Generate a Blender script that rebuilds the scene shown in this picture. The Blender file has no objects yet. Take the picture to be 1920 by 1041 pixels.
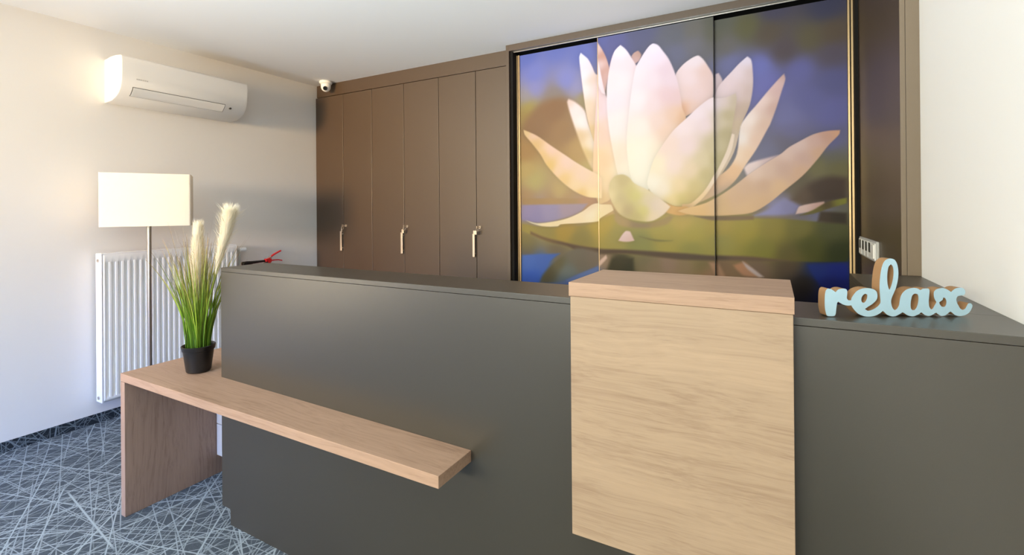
import bpy, bmesh, math, random
import numpy as np
from mathutils import Vector, Matrix
random.seed(7)
SC = bpy.context.scene
COL = SC.collection
PI = math.pi
LAMP = 3.0

# ---------------------------------------------------------------- camera
YAW, PITCH, ROLL = math.radians(28.609), math.radians(0.113), math.radians(-0.456)
FOC, CY = 898.83, 391.73
cam_d = bpy.data.cameras.new('camera')
cam = bpy.data.objects.new('camera', cam_d); COL.objects.link(cam)
F = Vector((-math.sin(YAW)*math.cos(PITCH), math.cos(YAW)*math.cos(PITCH), math.sin(PITCH)))
R = Vector((math.cos(YAW), math.sin(YAW), 0)); U = R.cross(F)
R2 = R*math.cos(ROLL)+U*math.sin(ROLL); U2 = U*math.cos(ROLL)-R*math.sin(ROLL)
cam.matrix_world = Matrix(((R2.x, U2.x, -F.x, 0), (R2.y, U2.y, -F.y, 0), (R2.z, U2.z, -F.z, 1.4), (0, 0, 0, 1)))
cam_d.sensor_fit = 'HORIZONTAL'; cam_d.sensor_width = 36.0
cam_d.lens = FOC/1920*36; cam_d.shift_y = -(520.5-CY)/1920
cam_d.clip_start = 0.02
SC.camera = cam

# ---------------------------------------------------------------- world, daylight, exposure
SC.view_settings.view_transform = 'Standard'; SC.view_settings.look = 'None'
SC.view_settings.gamma = 1.0; SC.view_settings.exposure = 0.1
SC.view_settings.use_curve_mapping = False
w = bpy.data.worlds.new('sky'); SC.world = w; w.use_nodes = True
w.node_tree.nodes['Background'].inputs[0].default_value = (0.62, 0.78, 1.0, 1)
w.node_tree.nodes['Background'].inputs[1].default_value = 1.0

def area(name, loc, size, rot, power, color, spread=180):
    d = bpy.data.lights.new(name, 'AREA'); d.shape = 'RECTANGLE'; d.size, d.size_y = size
    d.energy = power; d.color = color; d.spread = math.radians(spread)
    o = bpy.data.objects.new(name, d); COL.objects.link(o)
    o.location = loc; o.rotation_euler = rot
    return o
# daylight entering the shop window behind the camera: warm light off the sunlit street and facades, pale light
# thrown up from the pavement, cool light coming down from the sky
deg = math.radians
def aim(x, y, z): return Vector((x, y, z)).to_track_quat('-Z', 'Y').to_euler()
area('window_light_facade', (-2.9, -4.38, 1.96), (1.1, .9), (deg(91), 0, deg(5)), 27, (1.0, .62, .26), 40)
area('window_light_street', (-2.0, -4.38, 2.1), (3.4, .6), (deg(78), 0, deg(-8)), 58, (1.0, .94, .72), 70)
area('window_light_pavement', (-1.9, -4.2, .45), (3.4, .6), aim(.1, .85, .5), 90, (.84, .95, 1.0), 45)
area('window_light_sky', (-2.3, -4.38, 1.75), (2.4, 1.4), (deg(64), 0, deg(13)), 50, (.02, .24, 1.0), 50)
# warm lamp added on the solid left wall, for daylight from an unseen window
area('side_window_light', (-3.94, -1.0, 1.25), (2.0, 1.5), aim(1, .05, 0), 42, (1.0, .82, .55), 170)

# ---------------------------------------------------------------- material helpers
def lin(c):
    return tuple(((v/255)/12.92 if v/255 <= .04045 else ((v/255+.055)/1.055)**2.4) for v in c)
def mat(name, rgb, rough=.5, spec=.5, metal=0.0):
    m = bpy.data.materials.new(name); m.use_nodes = True
    b = m.node_tree.nodes['Principled BSDF']
    b.inputs['Base Color'].default_value = (*lin(rgb), 1)
    b.inputs['Roughness'].default_value = rough; b.inputs['Specular IOR Level'].default_value = spec
    b.inputs['Metallic'].default_value = metal
    return m
def nd(m, t, **kw):
    n = m.node_tree.nodes.new(t)
    for k, v in kw.items(): setattr(n, k, v)
    return n
def lk(m, a, b): m.node_tree.links.new(a, b)
def bsdf(m): return m.node_tree.nodes['Principled BSDF']
def math_n(m, op, a, b=None, c=None):
    n = nd(m, 'ShaderNodeMath', operation=op)
    for i, v in enumerate((a, b, c)):
        if v is None: continue
        if isinstance(v, (int, float)): n.inputs[i].default_value = v
        else: lk(m, v, n.inputs[i])
    return n.outputs[0]
def ramp(m, fac, stops):
    n = nd(m, 'ShaderNodeValToRGB'); e = n.color_ramp.elements
    while len(e) < len(stops): e.new(.5)
    for el, (p, c) in zip(e, stops):
        el.position = p; el.color = (*lin(c), 1)
    lk(m, fac, n.inputs[0]); return n.outputs[0]
def noise(m, vec, scale, detail=4, rough=.5, dist=0):
    n = nd(m, 'ShaderNodeTexNoise'); n.inputs['Scale'].default_value = scale
    n.inputs['Detail'].default_value = detail; n.inputs['Roughness'].default_value = rough
    n.inputs['Distortion'].default_value = dist
    lk(m, vec, n.inputs['Vector']); return n.outputs['Fac']
def coords(m, scale=(1, 1, 1), rot=(0, 0, 0), loc=(0, 0, 0)):
    t = nd(m, 'ShaderNodeTexCoord'); mp = nd(m, 'ShaderNodeMapping')
    mp.inputs['Scale'].default_value = scale; mp.inputs['Rotation'].default_value = rot; mp.inputs['Location'].default_value = loc
    lk(m, t.outputs['Object'], mp.inputs[0]); return mp.outputs[0]
def bump(m, h, strength, dist):
    b = nd(m, 'ShaderNodeBump'); b.inputs['Strength'].default_value = strength; b.inputs['Distance'].default_value = dist
    lk(m, h, b.inputs['Height']); lk(m, b.outputs[0], bsdf(m).inputs['Normal'])

def paint(name, rgb):
    m = mat(name, rgb, .85, .25)
    n = noise(m, coords(m), 180, 3)
    bump(m, n, .06, .002)
    return m
def laminate(name, rgb, rough=.42, spec=.45):
    m = mat(name, rgb, rough, spec)
    n = noise(m, coords(m), 900, 2)
    c = ramp(m, n, [(.35, [v*.97 for v in rgb]), (.65, [min(255, v*1.03) for v in rgb])])
    lk(m, c, bsdf(m).inputs['Base Color']); bump(m, n, .05, .0006)
    return m
def wood(name, axis, light=(155, 134, 112), dark=(128, 105, 86)):
    # oak decor board: long fine grain running along one axis, soft growth bands, a few small knots
    m = mat(name, light, .5, .35)
    def stretched(f, off=0.0):
        k = [1, 1, 1]; k[axis] = f
        wob = nd(m, 'ShaderNodeTexNoise'); wob.inputs['Scale'].default_value = 2.6; wob.inputs['Detail'].default_value = 2
        lk(m, coords(m, tuple(.7 if i == axis else 1.6 for i in range(3)), loc=(off, off, off)), wob.inputs['Vector'])
        va = nd(m, 'ShaderNodeVectorMath', operation='MULTIPLY_ADD')
        lk(m, wob.outputs['Color'], va.inputs[0]); va.inputs[1].default_value = (.07, .07, .07); lk(m, coords(m, tuple(k)), va.inputs[2])
        return va.outputs[0]
    v = stretched(.10)
    band = noise(m, v, 9, 2, .5)
    lines = noise(m, stretched(.035, 2.0), 95, 2, .5)
    fine = noise(m, stretched(.02, 2.0), 330, 2, .6)
    a = math_n(m, 'MULTIPLY', band, .32)
    a = math_n(m, 'MULTIPLY_ADD', lines, .38, a)
    a = math_n(m, 'MULTIPLY_ADD', fine, .30, a)
    mid = [(p*.55+q*.45) for p, q in zip(light, dark)]
    c = ramp(m, a, [(.34, [min(255, t*1.06) for t in light]), (.50, light), (.62, mid), (.76, dark)])
    vo = nd(m, 'ShaderNodeTexVoronoi'); vo.inputs['Scale'].default_value = 4.2
    kk = [1, 1, 1]; kk[axis] = .55
    lk(m, coords(m, tuple(kk), loc=(.37, .2, .11)), vo.inputs['Vector'])
    kn = nd(m, 'ShaderNodeMapRange'); kn.inputs['From Min'].default_value = .012; kn.inputs['From Max'].default_value = .06
    kn.inputs['To Min'].default_value = .6; kn.inputs['To Max'].default_value = 0
    lk(m, vo.outputs['Distance'], kn.inputs['Value'])
    mx = nd(m, 'ShaderNodeMix', data_type='RGBA'); lk(m, kn.outputs[0], mx.inputs[0]); lk(m, c, mx.inputs[6])
    mx.inputs[7].default_value = (*lin([t*.86 for t in dark]), 1)
    lk(m, mx.outputs[2], bsdf(m).inputs['Base Color'])
    bump(m, a, .10, .0008)
    return m
def carpet(name, base, line, k=1.0, upright=False):
    # woven carpet with a random mesh of straight pale lines, several families of directions
    m = mat(name, base, .95, .1)
    total = None
    fam = [(8, 3.2, .0042, .62), (31, 4.0, .0030, .5), (52, 3.4, .0042, .55), (74, 4.6, .0030, .5), (97, 3.0, .0046, .62),
           (118, 4.4, .0030, .5), (139, 3.6, .0040, .55), (163, 4.8, .0030, .5), (20, 9, .0024, .46), (66, 11, .0022, .46),
           (109, 10, .0024, .46), (150, 12, .0022, .46), (176, 10, .0024, .5), (41, 13, .0020, .46), (86, 12, .0021, .46), (129, 13, .0020, .46),
           (2, 7, .0024, .5), (58, 8, .0024, .5), (113, 7, .0026, .5), (143, 8, .0024, .5)]
    for i, (ang, den, wd, cut) in enumerate(fam):
        # on upright strips the pattern lies in the plane of the strip
        v = coords(m, rot=(math.radians(ang), 0, 0) if upright else (0, 0, math.radians(ang)), loc=(i*1.37, i*2.11, i*1.73))
        sp0 = nd(m, 'ShaderNodeSeparateXYZ'); lk(m, v, sp0.inputs[0])
        cb = nd(m, 'ShaderNodeCombineXYZ'); lk(m, sp0.outputs[1 if upright else 0], cb.inputs[0]); lk(m, sp0.outputs[2 if upright else 1], cb.inputs[1])
        sp = nd(m, 'ShaderNodeSeparateXYZ'); lk(m, cb.outputs[0], sp.inputs[0])
        x = sp.outputs[0]
        vo = nd(m, 'ShaderNodeTexVoronoi', voronoi_dimensions='1D'); vo.inputs['Scale'].default_value = den
        lk(m, x, vo.inputs['W'])
        l = nd(m, 'ShaderNodeMapRange'); l.inputs['From Min'].default_value = wd*den*.55; l.inputs['From Max'].default_value = wd*den*1.25
        l.inputs['To Min'].default_value = 1; l.inputs['To Max'].default_value = 0
        lk(m, vo.outputs['Distance'], l.inputs['Value'])
        sc = nd(m, 'ShaderNodeSeparateColor'); lk(m, vo.outputs['Color'], sc.inputs[0])
        seg = nd(m, 'ShaderNodeTexNoise', noise_dimensions='1D'); seg.inputs['Scale'].default_value = .9 if i < 8 else 1.8
        seg.inputs['Detail'].default_value = 0
        lk(m, math_n(m, 'MULTIPLY_ADD', sc.outputs[0], 57, sp.outputs[1]), seg.inputs['W'])
        keep = nd(m, 'ShaderNodeMapRange'); keep.inputs['From Min'].default_value = cut-.06; keep.inputs['From Max'].default_value = cut-.02
        keep.inputs['To Min'].default_value = .25 if i >= 8 else .0; keep.inputs['To Max'].default_value = .75 if i >= 8 else 1.0
        lk(m, seg.outputs['Fac'], keep.inputs['Value'])
        t = math_n(m, 'MULTIPLY', l.outputs[0], keep.outputs[0])
        total = t if total is None else math_n(m, 'MAXIMUM', total, t)
    pile = noise(m, coords(m), 420, 2)
    f = math_n(m, 'MULTIPLY', total, math_n(m, 'MULTIPLY_ADD', pile, .5, .6*k))
    mx = nd(m, 'ShaderNodeMix', data_type='RGBA', clamp_factor=True)
    lk(m, f, mx.inputs[0]); mx.inputs[7].default_value = (*lin(line), 1)
    lk(m, ramp(m, noise(m, coords(m), 160, 3), [(.3, [t*.86 for t in base]), (.7, [t*1.1 for t in base])]), mx.inputs[6])
    lk(m, mx.outputs[2], bsdf(m).inputs['Base Color'])
    bump(m, pile, .35, .003)
    return m

M = dict(
    wall=paint('wall_paint', (232, 231, 228)), ceil=paint('ceiling_paint', (240, 240, 239)), wallr=paint('white_wall_paint', (251, 250, 246)),
    brown=laminate('taupe_laminate', (70, 53, 36), .42, .85), desk=laminate('grey_taupe_laminate', (52, 48, 40), .34, 1.0),
    edge=laminate('lit_taupe_laminate', (112, 97, 78), .45, .6), inner=mat('dark_interior', (22, 19, 16), .8, .2),
    oak_x=wood('oak_decor_x', 0), oak_z=wood('oak_decor_z', 2, (152, 126, 108), (114, 88, 73)),
    oak_t=wood('oak_decor_top', 0, (160, 132, 111), (122, 95, 76)),
    carpet=carpet('carpet', (76, 84, 90), (166, 178, 182)), carpet_d=carpet('carpet_skirting', (44, 49, 54), (128, 141, 148), upright=True),
    white=mat('white_plastic', (238, 237, 233), .35, .5), enamel=mat('white_enamel', (240, 242, 243), .3, .5),
    dgrey=mat('dark_grey_plastic', (52, 50, 48), .5, .4), mark=mat('faint_print', (206, 204, 199), .5, .3), lgrey=mat('light_grey_plastic', (188, 188, 184), .5, .4),
    black=mat('black_plastic', (18, 18, 19), .35, .5), steel=mat('brushed_steel', (196, 190, 182), .32, .5, 1.0),
    satin=mat('satin_nickel', (222, 206, 186), .38, .5, .75), gold=mat('champagne_aluminium', (214, 184, 140), .36, .5, .85),
    red=mat('red_enamel', (200, 26, 34), .35, .5), mdf=mat('raw_mdf', (152, 118, 84), .8, .2), sky=mat('pale_blue_paint', (160, 190, 206), .5, .3),
    sand=mat('pot_soil', (120, 98, 70), .95, .1), plume=mat('cream_plume', (250, 243, 222), .95, .1), glass=mat('lens_glass', (10, 10, 12), .08, .6))

# ---------------------------------------------------------------- object helpers
def tag(o, label=None, cat=None, group=None, kind=None):
    if label: o['label'] = label
    if cat: o['category'] = cat
    if group: o['group'] = group
    if kind: o['kind'] = kind
    return o
def thing(name, loc, label, cat, group=None):
    o = bpy.data.objects.new(name, None); COL.objects.link(o); o.location = loc; o.empty_display_size = .05
    return tag(o, label, cat, group)
def wloc(o):
    v = Vector(o.location)
    while o.parent: o = o.parent; v = v+Vector(o.location)
    return v
def put(name, me, m, parent=None, smooth=False):
    # meshes are written in room coordinates; a part is moved back by its parent's position
    o = bpy.data.objects.new(name, me); COL.objects.link(o)
    if parent is not None:
        o.parent = parent; o.location = -wloc(parent)
    for k in (m if isinstance(m, (list, tuple)) else [m]): me.materials.append(k)
    if smooth:
        for p in me.polygons: p.use_smooth = True
    return o
def fin(bm, name, m, parent=None, smooth=False, angle=None):
    bmesh.ops.recalc_face_normals(bm, faces=bm.faces)
    me = bpy.data.meshes.new(name); bm.to_mesh(me); bm.free()
    o = put(name, me, m, parent, smooth)
    if angle: me.set_sharp_from_angle(angle=math.radians(angle))
    return o
def addbox(bm, x0, x1, y0, y1, z0, z1, bev=0):
    vs = [bm.verts.new((x, y, z)) for x in (x0, x1) for y in (y0, y1) for z in (z0, z1)]
    fs = [bm.faces.new([vs[i] for i in q]) for q in ((0, 1, 3, 2), (4, 6, 7, 5), (0, 4, 5, 1), (2, 3, 7, 6), (0, 2, 6, 4), (1, 5, 7, 3))]
    if bev:
        es = {e for f in fs for e in f.edges}
        bmesh.ops.bevel(bm, geom=list(es), offset=bev, segments=2, affect='EDGES', profile=.5)
def box(name, m, parent, x0, x1, y0, y1, z0, z1, bev=.0012):
    bm = bmesh.new(); addbox(bm, x0, x1, y0, y1, z0, z1, bev); return fin(bm, name, m, parent)
def struct(o): o['kind'] = 'structure'; return o
def tube(bm, pts, rad, seg=10, cap=True):
    pts = [Vector(p) for p in pts]; rad = rad if isinstance(rad, (list, tuple)) else [rad]*len(pts)
    rings = []
    ref = None
    for i, p in enumerate(pts):
        d = (pts[min(i+1, len(pts)-1)]-pts[max(i-1, 0)]).normalized()
        if ref is None: ref = Vector((0, 0, 1)) if abs(d.z) < .9 else Vector((1, 0, 0))
        a = d.cross(ref).normalized(); b = a.cross(d).normalized(); ref = b
        rings.append([bm.verts.new(p+(a*math.cos(2*PI*k/seg)+b*math.sin(2*PI*k/seg))*rad[i]) for k in range(seg)])
    for r0, r1 in zip(rings, rings[1:]):
        for k in range(seg): bm.faces.new((r0[k], r0[(k+1) % seg], r1[(k+1) % seg], r1[k]))
    if cap: bm.faces.new(rings[0]); bm.faces.new(rings[-1])
def lathe(bm, c, prof, seg=32, ell=(1, 1)):
    rings = []
    for r, z in prof:
        rings.append([bm.verts.new((c[0]+math.cos(2*PI*k/seg)*r*ell[0], c[1]+math.sin(2*PI*k/seg)*r*ell[1], c[2]+z)) for k in range(seg)])
    for r0, r1 in zip(rings, rings[1:]):
        for k in range(seg): bm.faces.new((r0[k], r0[(k+1) % seg], r1[(k+1) % seg], r1[k]))
    return rings
def prism(bm, poly, axis, a0, a1):
    # extrude a polygon given in the two other axes, from a0 to a1 along one axis
    def P(q, a):
        v = list(q); v.insert(axis, a); return v
    A = [bm.verts.new(P(q, a0)) for q in poly]; B = [bm.verts.new(P(q, a1)) for q in poly]
    bm.faces.new(A); bm.faces.new(B)
    n = len(poly)
    for i in range(n): bm.faces.new((A[i], A[(i+1) % n], B[(i+1) % n], B[i]))

# ---------------------------------------------------------------- room shell
XL, XR, YB, YF, ZC = -3.975, .466, 3.86, -4.5, 2.639
YC, YM = 3.239, 3.150          # wardrobe door front plane, mural wardrobe frame plane
T = .12
struct(box('floor', M['carpet'], None, XL-T, XR+T, YF-T, YB+T, -T, 0, 0))
struct(box('ceiling', M['ceil'], None, XL-T, XR+T, YF-T, YB+T, ZC, ZC+T, 0))
struct(box('wall_left', M['wall'], None, XL-T, XL, YF-T, YB+T, 0, ZC, 0))
struct(box('wall_right', M['wallr'], None, XR, XR+T, YF-T, YB+T, 0, ZC, 0))
struct(box('wall_back', M['wall'], None, XL, XR, YB, YB+T, 0, ZC, 0))
WX0, WX1, WZ1 = -3.75, -.05, 2.48
bm = bmesh.new()
addbox(bm, XL, WX0, YF-T, YF, 0, ZC); addbox(bm, WX1, XR, YF-T, YF, 0, ZC); addbox(bm, WX0, WX1, YF-T, YF, WZ1, ZC)
struct(fin(bm, 'wall_front', M['wall']))
wn = thing('window_1', (-1.9, YF-.06, 0), None, None); struct(wn)
for x in (WX0, (WX0*2+WX1)/3, (WX0+WX1*2)/3, WX1-.05): box('window_frame', M['dgrey'], wn, x, x+.05, YF-.09, YF-.04, .05, WZ1-.05)
for z in (0, WZ1-.05): box('window_frame', M['dgrey'], wn, WX0, WX1, YF-.09, YF-.04, z, z+.05)
w2 = thing('window_2', (XL, -1.0, .45), None, None); struct(w2)  # unseen window: frame set round the lamp, no opening in the wall
for y in (-2.05, -1.03, 0.0): box('window_frame', M['dgrey'], w2, XL, XL+.03, y-.025, y+.025, .45, 2.05)
for z in (.45, 2.05): box('window_frame', M['dgrey'], w2, XL, XL+.03, -2.075, .025, z-.025, z+.025)
struct(box('baseboard_left', M['carpet_d'], None, XL, XL+.008, YF, YC+.02, 0, .062, .001))
struct(box('baseboard_right', M['carpet_d'], None, XR-.008, XR, YF, 1.27, 0, .062, .001))

# brown laminate lining on the right wall between counter and mural wardrobe; fascia above the wardrobes
tr = struct(box('trim_1', M['brown'], None, .409, XR, 2.22, YM+.45, 0, ZC, .001))
for a, b in ((.409, .4245), (.426, XR)): box('edge_strip', M['edge'], tr, a, b, 2.2165, 2.22, 1.15, ZC, .0008)  # coloured paler than the lining, for the stronger light on this front face
struct(box('trim_2', M['brown'], None, XL+.012, -1.765, YC+.008, YC+.026, 2.5215, ZC, .0015))

# ---------------------------------------------------------------- built-in wardrobes with hinged doors
seams = [XL+.003, -3.593, -3.222, -2.842, -2.462, -2.092, -1.765]
where = [('brown laminate wardrobe in the corner beside the wall radiator', 0), ('brown laminate wardrobe standing between two like wardrobes', 1),
         ('brown laminate wardrobe beside the flower mural wardrobe', 2)]
for lab, i in where:
    x0, xm, x1 = seams[2*i], seams[2*i+1], seams[2*i+2]
    wd = thing('wardrobe', ((x0+x1)/2, YC+.3, 0), lab, 'wardrobe', 'brown hinged-door wardrobes along the back wall')
    bm = bmesh.new()
    addbox(bm, x0, x0+.018, YC+.022, YB-.005, .06, 2.516); addbox(bm, x1-.018, x1, YC+.022, YB-.005, .06, 2.516)
    addbox(bm, x0+.018, x1-.018, YC+.022, YB-.005, 2.5, 2.516); addbox(bm, x0+.018, x1-.018, YC+.022, YB-.005, .06, .078)
    addbox(bm, x0+.018, x1-.018, YB-.02, YB-.005, .078, 2.5)
    fin(bm, 'body', M['inner'], wd)  # body coloured near-black to put shade into the gaps between doors
    box('plinth', M['brown'], wd, x0, x1, YC+.05, YC+.07, 0, .06)
    for a, b, left in ((x0, xm, True), (xm, x1, False)):
        d = box('door', M['brown'], wd, a+.0022, b-.0022, YC, YC+.02, .065, 2.5145, .0018)
        if left:
            bm = bmesh.new(); hx = b-.014
            addbox(bm, hx-.010, hx+.010, YC-.026, YC-.016, 1.025, 1.21, .002)
            addbox(bm, hx-.006, hx+.006, YC-.018, YC, 1.045, 1.057); addbox(bm, hx-.006, hx+.006, YC-.018, YC, 1.178, 1.19)
            tag(fin(bm, 'handle', M['satin'], d), 'pale satin bar handle')
        else:
            bm = bmesh.new(); kx = a+.035
            tube(bm, [(kx, YC-.008, 1.262), (kx, YC, 1.262)], .011, 14)
            tag(fin(bm, 'lock', M['satin'], d), 'small nickel lock cylinder')
            bm = bmesh.new()
            addbox(bm, kx-.0015, kx+.0015, YC-.034, YC-.006, 1.256, 1.268); addbox(bm, kx-.0018, kx+.0018, YC-.052, YC-.034, 1.250, 1.274)
            tube(bm, [(kx, YC-.046+.012*math.cos(t), 1.244+.016*math.sin(t)) for t in [k*PI/8 for k in range(17)]], .0013, 6)
            addbox(bm, kx-.016-.01*i, kx-.004, YC-.05, YC-.045, 1.205, 1.238, .002)
            tag(fin(bm, 'key', M['satin'], d), 'key with a spare hanging from its ring')

# ---------------------------------------------------------------- sliding wardrobe with the water lily print
MURAL_BG = '-1631,2558,105,115,170 -1391,2578,112,120,172 -1187,2505,115,122,172 -1566,2408,122,128,180 -1310,2333,135,138,185 -1567,2308,140,140,180 -1209,2262,150,148,180 -1634,2249,152,146,145 -1394,2236,140,130,120 -1621,2175,160,146,85 -1635,2116,150,130,80 -1395,2162,140,112,80 -1481,2073,135,105,75 -1569,2030,140,112,82 -1312,2064,150,120,85 -1355,1952,165,135,90 -1181,2195,160,145,105 -1253,1791,195,165,100 -1314,1833,170,140,95 -1134,1728,192,172,110 -1638,1835,160,130,85 -1639,1695,180,160,105 -1573,1612,178,168,112 -1359,1527,190,170,115 -1641,1486,165,138,98 -1641,1461,160,135,95 -1444,1458,165,138,98 -1317,1480,175,145,100 -1117,1461,185,145,110 -1642,1413,148,140,168 -1487,1400,155,148,174 -1318,1410,165,150,162 -1642,1341,140,135,168 -1488,1341,150,143,165 -1643,1273,150,135,72 -1489,1254,150,135,80 -1319,1264,165,140,70 -1041,1297,180,155,70 -929,1225,165,150,85 -785,1156,145,140,80 -611,1231,170,155,75 -512,1301,190,160,80 -448,1234,170,155,70 -1644,1172,125,115,70 -1403,1197,140,130,80 -1158,1183,140,128,75 -1020,1500,230,195,150 -1021,1426,225,185,130 -1644,1112,112,108,70 -1645,1076,95,85,70 -1404,1100,110,100,80 -1645,1011,72,102,162 -1624,912,60,95,160 -1534,996,66,98,158 -1580,863,55,92,160 -1121,960,88,106,150 -1201,910,80,100,150 -1024,1039,160,135,110 -912,1037,60,55,30 -931,988,50,46,25 -750,1058,115,105,75 -698,1018,130,112,85 -596,1040,142,118,98 -498,1028,135,115,85 -386,1034,110,100,60 -281,2555,95,95,82 -133,2494,98,95,66 -20,2441,90,80,66 9,2577,75,72,85 272,2537,65,65,80 296,2383,92,80,64 194,2371,95,88,65 -437,2518,112,108,98 -773,2580,100,100,120 -955,2541,105,105,140 -1030,2572,105,108,150 -438,2434,115,112,115 -252,2402,106,102,96 61,2317,85,75,75 295,2263,90,82,90 -534,2502,105,105,108 -535,2399,110,110,125 -312,2495,100,98,82 -223,2289,112,113,145 -64,2242,115,118,172 140,2196,105,105,150 294,2114,95,95,132 -23,2125,115,115,168 191,2006,102,102,145 292,1934,105,105,152 85,1925,115,115,155 291,1755,105,105,148 57,1788,102,97,112 -26,1740,105,105,132 85,1848,108,106,140 303,1694,100,98,85 214,1639,115,110,70 315,1619,105,100,60 135,1551,95,85,62 108,1490,100,88,66 -1,1414,150,150,188 68,1429,140,138,170 67,1383,120,105,85 -29,1367,130,112,85 134,1342,120,115,130 212,1351,125,125,150 -291,1302,168,147,62 -143,1271,162,146,60 -2,1273,145,132,60 133,1275,120,112,55 287,1277,80,80,45 -292,1170,150,140,75 -58,1161,130,125,55 185,1184,75,75,25 311,1158,45,50,15 79,1119,100,90,50 -448,1149,145,138,72 -293,1045,120,95,70 -88,1033,112,92,74 78,1057,80,65,50 209,1039,12,34,95 310,1053,6,28,100 285,962,6,18,78 157,969,30,22,18 -355,995,150,115,85 -324,970,130,105,80'
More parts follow.
